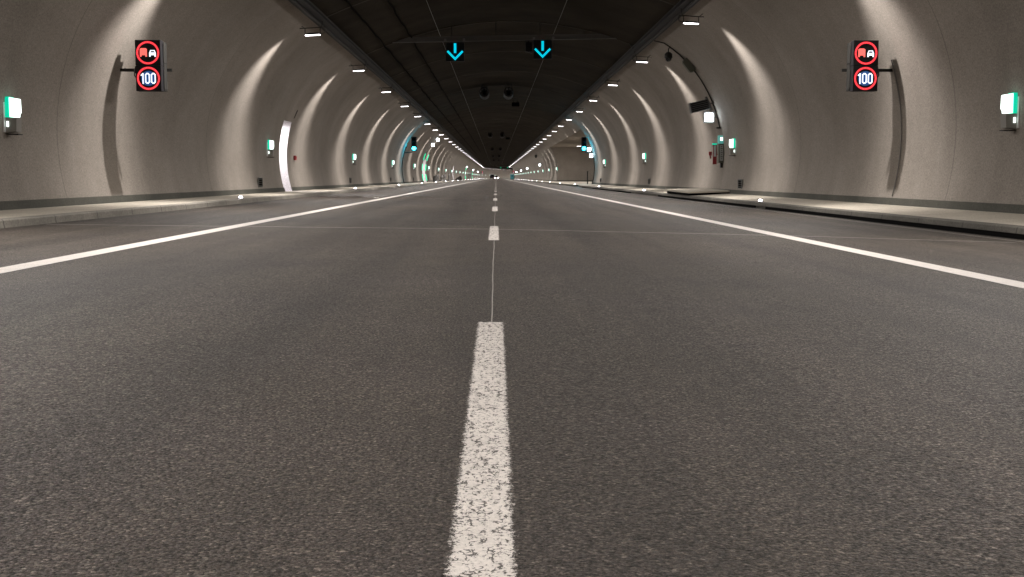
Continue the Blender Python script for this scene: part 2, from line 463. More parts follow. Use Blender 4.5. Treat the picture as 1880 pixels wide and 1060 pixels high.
# black drain slot under the right kerb, interrupted as in the photograph
mb = MB()
for a, b in ((DMIN, 33.0), (34.2, 55.0), (66.0, 104.0)):
    sweep([(KR - 0.012, zroad(KR) + 0.004), (KR - 0.004, zroad(KR) + 0.072)], a, b, mb=mb)
    sweep([(KR - 0.12, zroad(KR) + 0.0055), (KR - 0.012, zroad(KR) + 0.004)], a, b, mb=mb)
mb.build('drain_slot', M['slot'], bpy.data.objects['kerb.001'], flip=False)
pr = MB()
sweep([(KR + 0.25, ZKR), (WR0 + 0.02, ZWR)], mb=pr)
sweep([(WR0 + 0.02, ZWR), (BAYX, ZWR)], BAY0, BAY1, mb=pr)
pr.build('pavement', M['pave'], flip=False)
tag(bpy.data.objects['pavement.001'], 'pale concrete walkway along the right wall', None, None, 'structure')

# ------------------------------------------------------------------ walls and roof
DOORS = [(49.4, 51.2), (144.8, 150.2), (246.0, 248.4), (343.0, 345.4), (441.0, 443.4)]
DZ = 3.12
def zlist(zs, n, z1):
    return [zs + (z1 - zs) * (i / n) for i in range(n + 1)]
SKH = 0.155
zl = zlist(ZWL, 8, 1.6)[:-1] + zlist(1.6, 8, DZ)[:-1] + zlist(DZ, 22, BL[1])
extra = [e for p in DOORS for e in p]
wl = sweep([(wallL(z), z) for z in zl], extra=extra, hole=lambda d, z: z < DZ and any(a < d < b for a, b in DOORS))
wall_left = wl.build('tunnel_wall', M['wall'], smooth=True, flip=False)
tag(wall_left, 'curved bare concrete wall on the left with a white lit doorway', 'tunnel wall')
zr = zlist(ZWR, 8, 1.7)[:-1] + zlist(1.7, 16, BAYZ)[:-1] + zlist(BAYZ, 10, BR[1])
wr = sweep([(wallR(z), z) for z in zr], extra=(BAY0, BAY1), hole=lambda d, z: z < BAYZ and BAY0 < d < BAY1)
wall_right = wr.build('tunnel_wall', M['wall'], smooth=True, flip=False)
tag(wall_right, 'curved bare concrete wall on the right with a recessed bay far along', 'tunnel wall')
def skirting(fn, z0, s, ranges, parent):
    mb = MB()
    for a, b in ranges:
        top = z0 + SKH
        pr_ = [(fn(z0) - s * 0.03, z0 - 0.01), (fn(top) - s * 0.03, top), (fn(top) + s * 0.01, top + 0.004)]
        sweep(pr_, a, b, mb=mb)
    return mb.build('skirting', M['skirt'], parent, flip=False)
rng = []; cur = DMIN
for a, b in DOORS: rng.append((cur, a)); cur = b
rng.append((cur, DMAX))
skirting(wallL, ZWL, -1, rng, wall_left)
skirting(wallR, ZWR, 1, [(DMIN, BAY0), (BAY1, DMAX)], wall_right)
# bay behind the right wall
bay = MB(); X = BAYX
zz = [z for z in zr if z <= BAYZ + 1e-6]
for dd in (BAY0, BAY1):
    pts = [P(wallR(z), dd, z) for z in zz] + [P(X, dd, BAYZ), P(X, dd, -0.13)] + [P(WR0, dd, -0.13)]
    bay.face(pts, [(p.x, p.z) for p in pts])
bay.face([P(X, BAY0, -0.13), P(X, BAY1, -0.13), P(X, BAY1, BAYZ), P(X, BAY0, BAYZ)], [(BAY0, 0), (BAY1, 0), (BAY1, 5), (BAY0, 5)])
bay.face([P(wallR(BAYZ), BAY0, BAYZ), P(wallR(BAYZ), BAY1, BAYZ), P(X, BAY1, BAYZ), P(X, BAY0, BAYZ)], [(BAY0, 0), (BAY1, 0), (BAY1, 5), (BAY0, 5)])
bay.build('bay_wall', M['bay'], wall_right, flip=False)
mb = MB(); mb.box((12.5, BAY1 - 0.02, 0.18), (6.0, 0.03, 0.2)).build('skirting', M['skirt'], wall_right)

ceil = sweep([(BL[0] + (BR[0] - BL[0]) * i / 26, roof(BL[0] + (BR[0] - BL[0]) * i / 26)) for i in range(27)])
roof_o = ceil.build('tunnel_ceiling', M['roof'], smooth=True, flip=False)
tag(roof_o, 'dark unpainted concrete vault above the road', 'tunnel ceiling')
# faint raised ring joints of the vault
mb = MB()
for kk in range(-3, 60):
    dd = 4.0 + 12.5 * kk
    pr_ = [(BL[0] + 0.3 + (BR[0] - BL[0] - 0.6) * i / 20) for i in range(21)]
    for xa, xb in zip(pr_, pr_[1:]):
        mb.face([P(xa, dd, roof(xa) - 0.02), P(xb, dd, roof(xb) - 0.02), P(xb, dd + 0.18, roof(xb) - 0.02), P(xa, dd + 0.18, roof(xa) - 0.02)], [(dd, xa), (dd, xb), (dd, xb), (dd, xa)])
        mb.face([P(xa, dd, roof(xa) - 0.02), P(xb, dd, roof(xb) - 0.02), P(xb, dd, roof(xb)), P(xa, dd, roof(xa))], [(dd, xa)] * 4)
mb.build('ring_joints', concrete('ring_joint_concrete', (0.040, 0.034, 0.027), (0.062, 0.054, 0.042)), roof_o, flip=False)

# cable trays along both edges of the vault --------------------------
def tray(b, s, label):
    x, z = b
    root = empty('cable_tray')
    tag(root, label, 'cable tray', 'cable trays along the vault edges')
    a = [(x - s * 0.02, z - 0.20), (x - s * 0.34, z - 0.06), (x - s * 0.34, z + 0.10), (x + s * 0.0, z - 0.02)]
    sweep(a, closed=True).build('tray', M['black'], root, flip=True)
    mb = MB()
    for dd0 in stations(DMIN, DMAX, 4.5)[:-1]:
        pass
    st = stations(DMIN, DMAX, 4.5)
    mb.tube([P(x - s * 0.16, d_, z - 0.185) for d_ in st], 0.04, 8)
    mb.build('pipe', M['darkgrey'], root, smooth=True)
    mb = MB(); mb.tube([P(x - s * 0.40, d_, z + 0.02) for d_ in st], 0.022, 6); mb.build('conduit', M['darkgrey'], root, smooth=True)
    return root
tray(BL, -1, 'dark cable tray with a pipe along the left edge of the vault')
tray(BR, 1, 'dark cable tray with a pipe along the right edge of the vault')
# cables and thin wires below the vault
def cable(X, r, dz, mname, label, wob=0.0):
    st = stations(DMIN, DMAX, 1.6 if wob else 6.0) if not wob else stations(DMIN, 300, 1.3)
    mb = MB(); mb.tube([P(X + random.uniform(-wob, wob), d_, roof(X) - dz + random.uniform(-wob, wob)) for d_ in st], r, 6)
    o = mb.build('cable', M[mname], None, smooth=True)
    tag(o, label, 'cable', 'cables running under the vault')
cable(-5.0, 0.035, 0.06, 'slot', 'sagging black cable on the vault nearest the left tray', 0.035)
cable(-3.85, 0.035, 0.06, 'slot', 'second sagging black cable on the left part of the vault', 0.035)
cable(-2.6, 0.008, 0.10, 'steel', 'thin pale wire under the vault, left of its crown')
cable(2.75, 0.008, 0.10, 'steel', 'thin pale wire under the vault, right of its crown')

# ------------------------------------------------------------------ wall lamps
def make_lamp(s):
    """s = -1 left, +1 right; origin at the glowing face; long axis across the tunnel"""
    root = empty('wall_lamp')
    sl = Matrix.Rotation(math.radians(s * 3.0), 3, 'Y')
    b = MB()
    b.box((0, 0, 0.03), (0.54, 0.18, 0.045), sl); b.box((0, 0, 0.065), (0.36, 0.10, 0.03), sl)
    b.build('housing', M['darkgrey'], root, bevel=0.01)
    df = MB(); df.box((0, 0, 0.0), (0.50, 0.15, 0.022), sl); df.build('diffuser', M['lens'], root)
    br = MB()
    br.tube([(-0.44, 0, 0.25 + s * 0.03), (0.44, 0, 0.25 - s * 0.03)], 0.017, 6)
    br.tube([(-0.26, 0, 0.25), (-0.26, 0, 0.06)], 0.014, 6); br.tube([(0.26, 0, 0.25), (0.26, 0, 0.06)], 0.014, 6)
    c0 = -s * 0.27
    br.tube([(c0, 0, 0.05), (c0 - s * 0.14, 0, 0.08), (c0 - s * 0.17, 0, 0.20), (c0 - s * 0.13, 0, 0.30)], 0.013, 6)
    br.tube([(0.30 * s, 0, 0.25), (0.42 * s, 0, 0.34)], 0.014, 6); br.tube([(-0.30 * s, 0, 0.25), (-0.36 * s, 0, 0.55)], 0.014, 6)
    br.build('bracket', M['dark'], root, smooth=True)
    for W_, out, size, blend in ((LAMP_W * 0.62, -44, 154, 1.0), (LAMP_W * 0.40, -14, 128, 1.0), (STREAK_W, 36, 102, 1.0)):
        ld = bpy.data.lights.new('lamp_light', 'SPOT')
        ld.energy = W_; ld.color = LAMP_COL; ld.shadow_soft_size = 0.07
        ld.spot_size = math.radians(size); ld.spot_blend = blend
        lo = bpy.data.objects.new('lamp_light', ld); COL.objects.link(lo); lo.parent = root
        lo.location = (0, 0, -0.09); lo.rotation_euler = (0, math.radians(-s * out), 0)
        if W_ == STREAK_W: lo.scale = (1.0, 0.62, 1.0)      # reflector throws a fan that is narrow along the tunnel
        elif out == -14: lo.scale = (1.0, 1.8, 1.0)          # and a broad one along the carriageway
    return root
def lamp_spots(X, z, d1, side):
    out = []; k = -5; n = 0
    while d1 + k * LAMP_STEP < 800:
        d = d1 + k * LAMP_STEP
        if k < 0: lab = 'lamp of the %s row mounted out of view above the camera' % side
        elif n < 20: lab = ('%s of the lamps along the %s wall, white bar on a bracket' % (ORD[n], side)); n += 1
        else: lab = 'small distant white lamp of the %s row, beyond its twentieth' % side
        out.append((X, d, z, lab)); k += 1
    return out
row(make_lamp(-1), lamp_spots(-6.30, 5.62, 41.0, 'left'), 'lamp', 'lamps along the left wall')
row(make_lamp(1), lamp_spots(6.70, 6.01, 40.8, 'right'), 'lamp', 'lamps along the right wall')

# ------------------------------------------------------------------ kerb marker lights
def make_stud():
    root = empty('kerb_light')
    b = MB(); b.lathe([(0.0, 0.0), (0.085, 0.0), (0.085, 0.02), (0.06, 0.035), (0, 0.035)], n=14); b.build('base', M['steel'], root)
    g = MB(); g.lathe([(0.055, 0.0355), (0.055, 0.055), (0.035, 0.075), (0, 0.08)], n=14); g.build('lens', M['studlens'], root, smooth=True)
    return root
def far_lab(n, fmt, far):
    return fmt % ORD[n] if n < 12 else far
sp = [(-7.2, 33.2 + 27 * i, ZKL + 0.002, far_lab(i, '%s small white light set into the left kerb', 'tiny white light in the left kerb beyond the twelfth')) for i in range(26)]
row(make_stud(), sp, 'kerb light', 'marker lights in the left kerb')
sp = []
for i in range(26):
    d = 34.2 + 27 * i
    sp.append((7.72, d, ZKR + 0.003, far_lab(i, '%s small white light set into the right kerb', 'tiny white light in the right kerb beyond the twelfth')))
row(make_stud(), sp, 'kerb light', 'marker lights in the right kerb')

# ------------------------------------------------------------------ illuminated exit markers on the walls
def make_exit(s):
    """origin at wall surface, centre height; sticks out towards the road (-s)"""
    root = empty('exit_marker')
    q = -s
    b = MB()
    b.box((q * 0.0, 0.05, 0.02), (0.035, 0.42, 0.74)); b.build('back_plate', M['signwhite'], root, bevel=0.004)
    b = MB(); b.prism([(q * 0.02, -0.36), (q * 0.21, -0.34), (q * 0.225, -0.08), (q * 0.02, -0.08)], -0.10, 0.14); b.build('casing', M['casing'], root, bevel=0.006)
    b = MB(); b.prism([(q * 0.02, -0.075), (q * 0.09, -0.075), (q * 0.09, 0.30), (q * 0.02, 0.30)], -0.10, 0.14); b.build('green_panel', M['evac_green'], root)
    b = MB(); b.prism([(q * 0.105, -0.07), (q * 0.20, -0.07), (q * 0.205, -0.02), (q * 0.23, 0.02), (q * 0.225, 0.25), (q * 0.21, 0.27), (q * 0.105, 0.285)], -0.11, 0.13); b.build('white_panel', M['evac_white'], root)
    b = MB(); b.box((q * 0.062, -0.11, -0.20), (0.035, 0.02, 0.10)); b.build('button', M['evac_white'], root)
    b = MB(); b.box((q * 0.13, 0.02, -0.385), (0.22, 0.20, 0.02)); b.build('bottom_rim', M['dark'], root)
    return root
def exits(side, fn, d0, zc):
    sp = []; n = 0
    near = [22.0, 46.9, 74.4, 102.3] if side == 'left' else [21.7, 47.15, 75.2, 102.9]
    for i in range(27):
        d = near[i] if i < 4 else near[3] + 27 * (i - 3)
        X = fn(zc)
        if side == 'right' and BAY0 < d < BAY1: X = BAYX - 0.02
        lab = ('%s lit green and white exit marker on the %s wall' % (ORD[n], side)) if n < 12 else 'tiny distant lit exit marker on the %s wall beyond the twelfth' % side
        n += 1
        sp.append((X, d, zc, lab))
    return sp
row(make_exit(-1), exits('left', wallL, 22.0, 1.93), 'exit marker', 'lit exit markers on the left wall')
row(make_exit(1), exits('right', wallR, 21.5, 2.0), 'exit marker', 'lit exit markers on the right wall')

# ------------------------------------------------------------------ louvred vents
def make_vent(s):
    root = empty('wall_vent'); q = -s
    b = MB(); b.box((q * 0.02, 0, 0.17), (0.03, 0.74, 0.03)); b.box((q * 0.02, 0, -0.17), (0.03, 0.74, 0.03))
    b.box((q * 0.02, 0.355, 0), (0.03, 0.03, 0.31)); b.box((q * 0.02, -0.355, 0), (0.03, 0.03, 0.31)); b.build('frame', M['grey'], root)
    b = MB(); b.box((q * 0.0, 0, 0), (0.02, 0.68, 0.31)); b.build('backing', M['slot'], root)
    b = MB()
    for i in range(4): b.box((q * 0.022, 0, -0.11 + i * 0.075), (0.03, 0.67, 0.012), Matrix.Rotation(q * 0.6, 3, 'Y'))
    b.build('louvres', M['dark'], root)
    return root
sp = [(wallL(.56) + .03, 44.6 + 27.6 * i, 0.56, far_lab(i, '%s small dark louvred vent low on the left wall', 'tiny dark vent low on the left wall')) for i in range(5)]
row(make_vent(-1), sp, 'vent', 'vents low on the left wall')
sp = [(wallR(.5) - .03, d, 0.50, '%s small dark louvred vent low on the right wall' % ORD[i]) for i, d in enumerate((45.3, 72.4, 106.0, 199.0))]
row(make_vent(1), sp, 'vent', 'vents low on the right wall')

# ------------------------------------------------------------------ doorways with lit passages
def exit_way(d0, d1, strips, label):
    root = empty('doorway', (wallL(ZWL), d0, ZWL)); o = Vector(root.location)
    tag(root, label, 'doorway', 'doorways in the left wall')
    XB = -11.2
    zz = [z for z in zl if z <= DZ + 1e-6]
    m = MB()
    for dd in (d0, d1):
        pts = [Vector((wallL(z), dd, z)) for z in zz] + [Vector((XB, dd, DZ)), Vector((XB, dd, ZWL))]
        m.face([p - o for p in pts], [(p.x, p.z) for p in pts])
    for z in (ZWL, DZ):
        m.face([Vector(p) - o for p in ((wallL(z), d0, z), (wallL(z), d1, z), (XB, d1, z), (XB, d0, z))])
    m.build('passage_wall', M['white_wall'], root, flip=False)
    b = MB(); b.box(Vector((XB + 0.03, (d0 + d1) / 2, (ZWL + DZ) / 2)) - o, (0.06, d1 - d0, DZ - ZWL)); leaf = b.build('door', M['signwhite'], root)
    b = MB(); b.box(Vector((XB + 0.10, d1 - 0.4, 1.2)) - o, (0.06, 0.20, 0.04)); b.build('handle', M['dark'], leaf)
    b = MB(); b.box(Vector((-10.0, (d0 + d1) / 2, DZ - 0.04)) - o, (1.2, 0.35, 0.06)); b.build('passage_lamp', M['lens'], root)
    ld = bpy.data.lights.new('passage_light', 'AREA'); ld.shape = 'RECTANGLE'; ld.size = 1.2; ld.size_y = 0.35; ld.energy = 170; ld.color = (1, 0.96, 0.98)
    lo = bpy.data.objects.new('passage_light', ld); COL.objects.link(lo); lo.parent = root; lo.location = Vector((-10.0, (d0 + d1) / 2, DZ - 0.075)) - o
    if strips:
        for dd in (d0 - 0.8, d1 + 0.8):
            for z0 in (0.35, 1.6, 2.85):
                mb = MB(); n = 5
                for i in range(n):
                    za, zb = z0 + 0.8 * i / n, z0 + 0.8 * (i + 1) / n
                    xa, xb = wallL(za) + 0.08, wallL(zb) + 0.08
                    for f in (((xa, dd - .12, za), (xa, dd + .12, za), (xb, dd + .12, zb), (xb, dd - .12, zb)), ((xa - .08, dd - .12, za), (xa, dd - .12, za), (xb, dd - .12, zb), (xb - .08, dd - .12, zb))):
                        mb.face([Vector(p) - o for p in f])
                mb.build('light_strip', M['strip'], root)
    return root
labs = ['nearest tall white lit doorway in the left wall, without green strips', 'second white doorway in the left wall, framed by green light strips',
        'third, thin white doorway in the left wall, beyond the green framed one', 'fourth distant doorway in the left wall, edged in green light', 'farthest doorway in the left wall, a speck edged in green']
for i, (a, b_) in enumerate(DOORS):
    exit_way(a, b_, i in (1, 3, 4), labs[i])

# ------------------------------------------------------------------ LED speed signs
RP = Matrix.Identity(3)
def ring(mb, cx, cz, r0, r1, y, n=40):
    for k in range(n):
        a0, a1 = 2 * math.pi * k / n, 2 * math.pi * (k + 1) / n
        mb.face([(cx + r * math.cos(a), y, cz + r * math.sin(a)) for r, a in ((r0, a0), (r1, a0), (r1, a1), (r0, a1))])
def stroke(mb, pts, w, y):
    for (x0, z0), (x1, z1) in zip(pts, pts[1:]):
        dx, dz = x1 - x0, z1 - z0; L = math.hypot(dx, dz) or 1; nx, nz = -dz / L * w / 2, dx / L * w / 2; ex, ez = dx / L * w * .4, dz / L * w * .4
        mb.face([(x0 + nx - ex, y, z0 + nz - ez), (x1 + nx + ex, y, z1 + nz + ez), (x1 - nx + ex, y, z1 - nz + ez), (x0 - nx - ex, y, z0 - nz - ez)])
def make_speed_sign(s):
    """centre at origin, front at y = -0.18, faces -Y; s = wall side"""
    root = empty('speed_sign'); q = -s
    b = MB(); b.box((0, 0, 0.292), (0.58, 0.24, 0.578)); b.box((0, 0, -0.292), (0.58, 0.24, 0.578)); b.build('casing', M['black'], root, bevel=0.008)
    b = MB(); b.box((q * 0.03, 0.24, 0.0), (0.54, 0.24, 1.12)); b.box((q * 0.30, 0.20, 0.30), (0.02, 0.26, 0.45)); b.box((q * 0.30, 0.20, -0.30), (0.02, 0.26, 0.45)); b.build('rear_housing', M['darkgrey'], root, bevel=0.01)
    b = MB(); b.box((-q * 0.20, 0.40, -0.06), (1.20, 0.05, 0.07)); b.box((-q * 0.36, 0.40, -0.06), (0.16, 0.14, 0.16)); b.build('bracket', M['dark'], root)
    y = -0.124
    for cz, nm in ((0.288, 'prohibition_ring'), (-0.292, 'speed_ring')):
        m = MB(); ring(m, 0, cz, 0.218, 0.264, y); o = m.build('led_ring', M['led_red'], root, flip=False)
        m = MB()
        for k in range(44):
            a = 2 * math.pi * k / 44
            c, sn = math.cos(a), math.sin(a)
            m.face([(r * math.cos(a + e), y - 0.002, cz + r * math.sin(a + e)) for r, e in ((0.230, -.03), (0.252, -.03), (0.252, .03), (0.230, .03))])
        m.build('led_dots', M['led_pink'], o, flip=False)
    # lorry (solid red block) and white car
    m = MB(); z0 = 0.288
    m.face([(-0.182, y, z0 - 0.055), (-0.018, y, z0 - 0.055), (-0.018, y, z0 + 0.09), (-0.182, y, z0 + 0.09)])
    m.face([(-0.165, y, z0 + 0.09), (-0.035, y, z0 + 0.09), (-0.045, y, z0 + 0.105), (-0.155, y, z0 + 0.105)])
    for xx in (-0.182, -0.058): m.face([(xx, y, z0 - 0.09), (xx + 0.04, y, z0 - 0.09), (xx + 0.04, y, z0 - 0.055), (xx, y, z0 - 0.055)])
    m.build('lorry_symbol', M['led_pink'], root, flip=False)
    m = MB()
    stroke(m, [(0.045, z0 + 0.0), (0.065, z0 + 0.05), (0.15, z0 + 0.05), (0.17, z0 + 0.0)], 0.022, y)
    m.face([(0.03, y, z0 - 0.055), (0.185, y, z0 - 0.055), (0.185, y, z0 + 0.005), (0.03, y, z0 + 0.005)])
    for xx in (0.03, 0.15): m.face([(xx, y, z0 - 0.09), (xx + 0.035, y, z0 - 0.09), (xx + 0.035, y, z0 - 0.055), (xx, y, z0 - 0.055)])
    m.build('car_symbol', M['led_white'], root, flip=False)
    # number 100
    z0 = -0.292
    m = MB(); h = 0.115; w = 0.030
    stroke(m, [(-0.165, z0 + 0.07), (-0.125, z0 + h - .01), (-0.125, z0 - h)], w, y)
    for cx in (-0.022, 0.112):
        hw = 0.042
        stroke(m, [(cx - hw, z0 - h + .035), (cx - hw, z0 + h - .035), (cx - hw + .03, z0 + h - .006), (cx + hw - .03, z0 + h - .006), (cx + hw, z0 + h - .035), (cx + hw, z0 - h + .035), (cx + hw - .03, z0 - h + .006), (cx - hw + .03, z0 - h + .006), (cx - hw, z0 - h + .035)], w, y)
    m.build('number_100', M['led_white'], root, flip=False)
    m = MB(); ring(m, 0, z0, 0.0, 0.17, y + 0.0025, 30); m.build('led_field', M['led_blue'], root, flip=False)
    m = MB(); m.tube([(-q * 0.30, 0.1, -0.33), (-q * 0.40, 0.15, -0.20), (-q * 0.44, 0.3, -0.05)], 0.012, 6); m.build('cable', M['dark'], root, smooth=True)
    return root
def far_sign(side): return 'tiny distant red LED sign by the %s wall at the far bend' % side
row(make_speed_sign(-1), [(-7.99, 27.5, 3.31, 'LED sign on the left wall: red lorry overtaking ban above a 100 limit'), (-7.9, 628, 3.4, far_sign('left'))], 'speed sign', 'LED speed signs')
row(make_speed_sign(1), [(8.58, 27.55, 3.33, 'LED sign on the right wall: red lorry overtaking ban above a 100 limit'), (8.3, 560, 3.4, far_sign('right'))], 'speed sign', 'LED speed signs')
# conduit feeding the right speed sign, following the wall
mb = MB()
mb.tube([(wallR(z) - 0.03, 27.75, z) for z in [0.30 + 0.2 * i for i in range(17)]], 0.014, 6)
o = mb.build('conduit', M['grey'], smooth=True); tag(o, 'thin curved pipe running down the wall below the right speed sign', 'conduit')

# ------------------------------------------------------------------ lane signals on their beam
def gantry(d, near):
    root = empty('signal_beam', P(0, d, 7.05), HD(d))
    tag(root, 'grey steel beam under the vault carrying the two lane arrows' if near else 'distant steel beam in the bend carrying two green lane signals', 'beam', 'beams with lane signals')
    tl = 0.020
    b = MB(); R_ = Matrix.Rotation(-tl, 3, 'Y')
    b.box((0, 0, 0), (11.6, 0.14, 0.20), R_); b.box((0, -0.09, -0.12), (11.6, 0.10, 0.03), R_); b.build('beam', M['grey'], root)
    b = MB()
    b.tube([(5.8, 0, tl * 5.8 + 0.05), (6.25, 0, -0.45)], 0.045, 6); b.tube([(-5.8, 0, -tl * 5.8), (-6.0, 0, -1.0)], 0.045, 6)
    for x in (-4, -2, 0, 2, 4): b.tube([(x, 0, 0.1 + tl * x), (x, 0, roof(x) - 7.05 + 0.03)], 0.02, 6)
    b.build('hanger', M['dark'], root)
    b = MB()
    for x in (-2.3, -1.45, 1.72, 2.6): b.box((x, -0.05, tl * x - 0.06), (0.10, 0.28, 0.10), R_)
    b.build('clamp', M['steel'], root, bevel=0.01)
    for x, z, lab in ((-1.85, 6.42, 'left'), (2.12, 6.53, 'right')):
        c = P(x, d, z)
        sg = empty('lane_signal', c, HD(d))
        tag(sg, ('black lane signal with a cyan down arrow, the %s one on the near beam' % lab) if near else ('distant green lane signal, the %s one at the far bend' % lab), 'lane signal', 'lane signals')
        b = MB(); b.box((0, 0, 0), (0.84, 0.20, 0.84)); b.box((-0.30, 0, 0.455), (0.05, 0.08, 0.10)); b.box((0.30, 0, 0.455), (0.05, 0.08, 0.10)); b.build('casing', M['black'], sg, bevel=0.01)
        m = MB(); y = -0.106
        for f in ([(-0.058, 0.38), (0.058, 0.38), (0.058, -0.06), (-0.058, -0.06)],
                  [(0.0, -0.25), (0.315, 0.065), (0.38, -0.005), (0.0, -0.39)], [(0.0, -0.25), (0.0, -0.39), (-0.38, -0.005), (-0.315, 0.065)]):
            m.face([(x_, y, z_) for x_, z_ in f])
        m.build('down_arrow', M['cyan'] if near else M['strip'], sg, flip=False)
gantry(54.0, True)
gantry(690.0, False)
# small dark box beside the right lane signal
b = MB(); b.box((0, 0, 0), (0.30, 0.4, 0.42)); b.box((0, 0, 0.26), (0.08, 0.08, 0.12)); b.box((0, -0.02, -0.225), (0.34, 0.42, 0.02), Matrix.Rotation(0.25, 3, 'Y'))
o = b.build('camera_box', M['black'], bevel=0.01); o.location = (1.50, 54.4, 6.68); tag(o, 'small black camera box behind the right lane arrow', 'camera box')

# ------------------------------------------------------------------ jet fans
def make_fan():
    root = empty('jet_fan')
    b = MB(); L = 1.6
    b.lathe([(0.30, -L), (0.36, -L - .02), (0.37, -L + .1), (0.37, L - .1), (0.36, L), (0.30, L)], axis='Y', n=20)
    b.build('casing', M['black'], root, smooth=True)
    b = MB(); b.lathe([(0, 0.9), (0.12, 0.82), (0.14, 0.3), (0.14, -0.3)], axis='Y', n=14); b.build('hub', M['slot'], root)
    b = MB()
    for k in range(8):
        a = k * math.pi / 4; R_ = Matrix.Rotation(a, 3, 'Y')
        b.box(R_ @ Vector((0.23, -0.3, 0)), (0.24, 0.015, 0.10), R_ @ Matrix.Rotation(0.6, 3, 'X'))
    b.build('blades', M['dark'], root)
    b = MB()
    for y in (-1, 1):
        for x in (-0.2, 0.2): b.tube([(x, y, 0.28), (x, y, 0.72)], 0.025, 6)
    b.build('hanger', M['dark'], root)
    return root
sp = []
for i, d in enumerate((90, 179, 268, 357, 446)):
    for x, lab in ((-0.88, 'left'), (0.95, 'right')):
        sp.append((x, d, 7.10, ('%s fan of the %s pair of dark jet fans under the vault' % (lab, ORD[i] if i else 'nearest'))))
row(make_fan(), sp, 'jet fan', 'jet fans under the vault')
def make_box():
    root = empty('junction_box')
    b = MB(); b.box((0, 0, 0), (0.66, 0.5, 0.34)); b.build('box', M['slot'], root, bevel=0.015)
    b = MB(); b.box((0.2, 0, 0.27), (0.05, 0.05, 0.22)); b.box((-0.2, 0, 0.27), (0.05, 0.05, 0.22)); b.build('hanger', M['dark'], root)
    return root
row(make_box(), [(1.75, 106, 7.25, 'black box hung under the vault past the nearest fans'), (1.95, 196, 7.2, 'black box hung under the vault past the second pair of fans')], 'junction box', 'boxes hung under the vault')

# ------------------------------------------------------------------ equipment station on the right wall (conduit, camera, floodlight, cabinet, signs)
DS = 49.7
mb = MB(); zs = [2.85 + 0.25 * i for i in range(15)]
mb.tube([(wallR(z) - 0.05, DS, z) for z in zs if z < 6.5] + [(6.62, DS, 6.45)], 0.027, 8)
mb.box((wallR(2.85) - 0.06, DS, 2.83), (0.26, 0.12, 0.06))
o = mb.build('conduit', M['dark'], smooth=False); tag(o, 'dark curved conduit climbing the right wall past the floodlight', 'conduit')
def ptz(X, d, z, lab, sc=1.0):
    root = empty('dome_camera', P(X, d, z)); tag(root, lab, 'camera', 'dome cameras')
    b = MB(); b.lathe([(0, 0.16), (0.08, 0.16), (0.16, 0.08), (0.17, -0.06), (0.15, -0.10)], n=18); b.build('body', M['dark'], root, smooth=True)
    b = MB(); b.lathe([(0.14, -0.10), (0.12, -0.17), (0.06, -0.23), (0, -0.245)], n=18); b.build('dome', M['glass'], root, smooth=True)
    b = MB(); b.tube([(0, 0, 0.15), (0, 0, 0.28), (0.08, 0, 0.40), (0.22, 0, 0.44), (0.36, 0, 0.40), (0.42, 0, 0.38)], 0.028, 8)
    b.tube([(0.34, 0, 0.40), (0.5, 0, 0.24), (0.72, 0, 0.20)], 0.018, 6); b.tube([(0.36, 0, 0.30), (0.36, 0, 0.68)], 0.03, 6); b.build('arm', M['dark'], root, smooth=True)
    root.scale = (sc, sc, sc)
ptz(7.23, DS, 5.82, 'dark dome camera on a curved arm high by the right wall')
b = MB(); R_ = Matrix.Rotation(math.radians(52), 3, 'Y')
b.box((0, 0, 0), (0.62, 0.4, 0.20), R_); b.box(R_ @ Vector((0, 0, -0.12)), (0.52, 0.32, 0.05), R_)
o = b.build('equipment_box', M['darkgreen'], bevel=0.015); o.location = (8.05, DS - 0.25, 5.40); tag(o, 'olive equipment box on the upper right wall beside the dome camera', 'equipment box')
# dark box (loudspeaker) above the floodlight
root = empty('loudspeaker', (8.55, DS, 3.73)); tag(root, 'tilted dark rectangular loudspeaker above the square floodlight', 'loudspeaker')
R_ = Matrix.Rotation(math.radians(-13), 3, 'Y')
b = MB(); b.box((0, 0, 0), (0.78, 0.40, 0.42), R_); b.build('cabinet', M['speaker'], root, bevel=0.012)
b = MB()
for i in range(5): b.box(R_ @ Vector((0, -0.205, -0.15 + i * 0.075)), (0.70, 0.012, 0.03), R_)
b.build('grille', M['slot'], root)
b = MB(); b.box((0.42, 0.1, 0.12), (0.10, 0.12, 0.62), Matrix.Rotation(math.radians(-25), 3, 'Y')); b.tube([(0.4, 0.1, 0.1), (wallR(3.85) - 8.55, 0.1, 0.15)], 0.03, 6); b.build('bracket', M['grey'], root)
def floodlight(X, d, z, w, lab, fn=wallR, s=1):
    root = empty('floodlight', P(X, d, z)); tag(root, lab, 'floodlight', 'square white floodlights')
    b = MB(); b.box((0, 0.06, 0), (w, 0.10, w)); b.box((0, 0.14, 0), (w * .7, 0.08, w * .7)); b.build('housing', M['grey_box'], root, bevel=0.01)
    b = MB(); b.box((0, 0.0, 0), (w * .70, 0.03, w * .70)); b.build('glass', M['flood'], root)
    b = MB(); b.tube([(s * w / 2, 0.1, 0), (fn(z) - X, 0.1, 0.02)], 0.03, 6); b.build('arm', M['grey'], root)
floodlight(8.98, DS, 3.27, 0.46, 'square white floodlight glowing on the right wall under the loudspeaker')
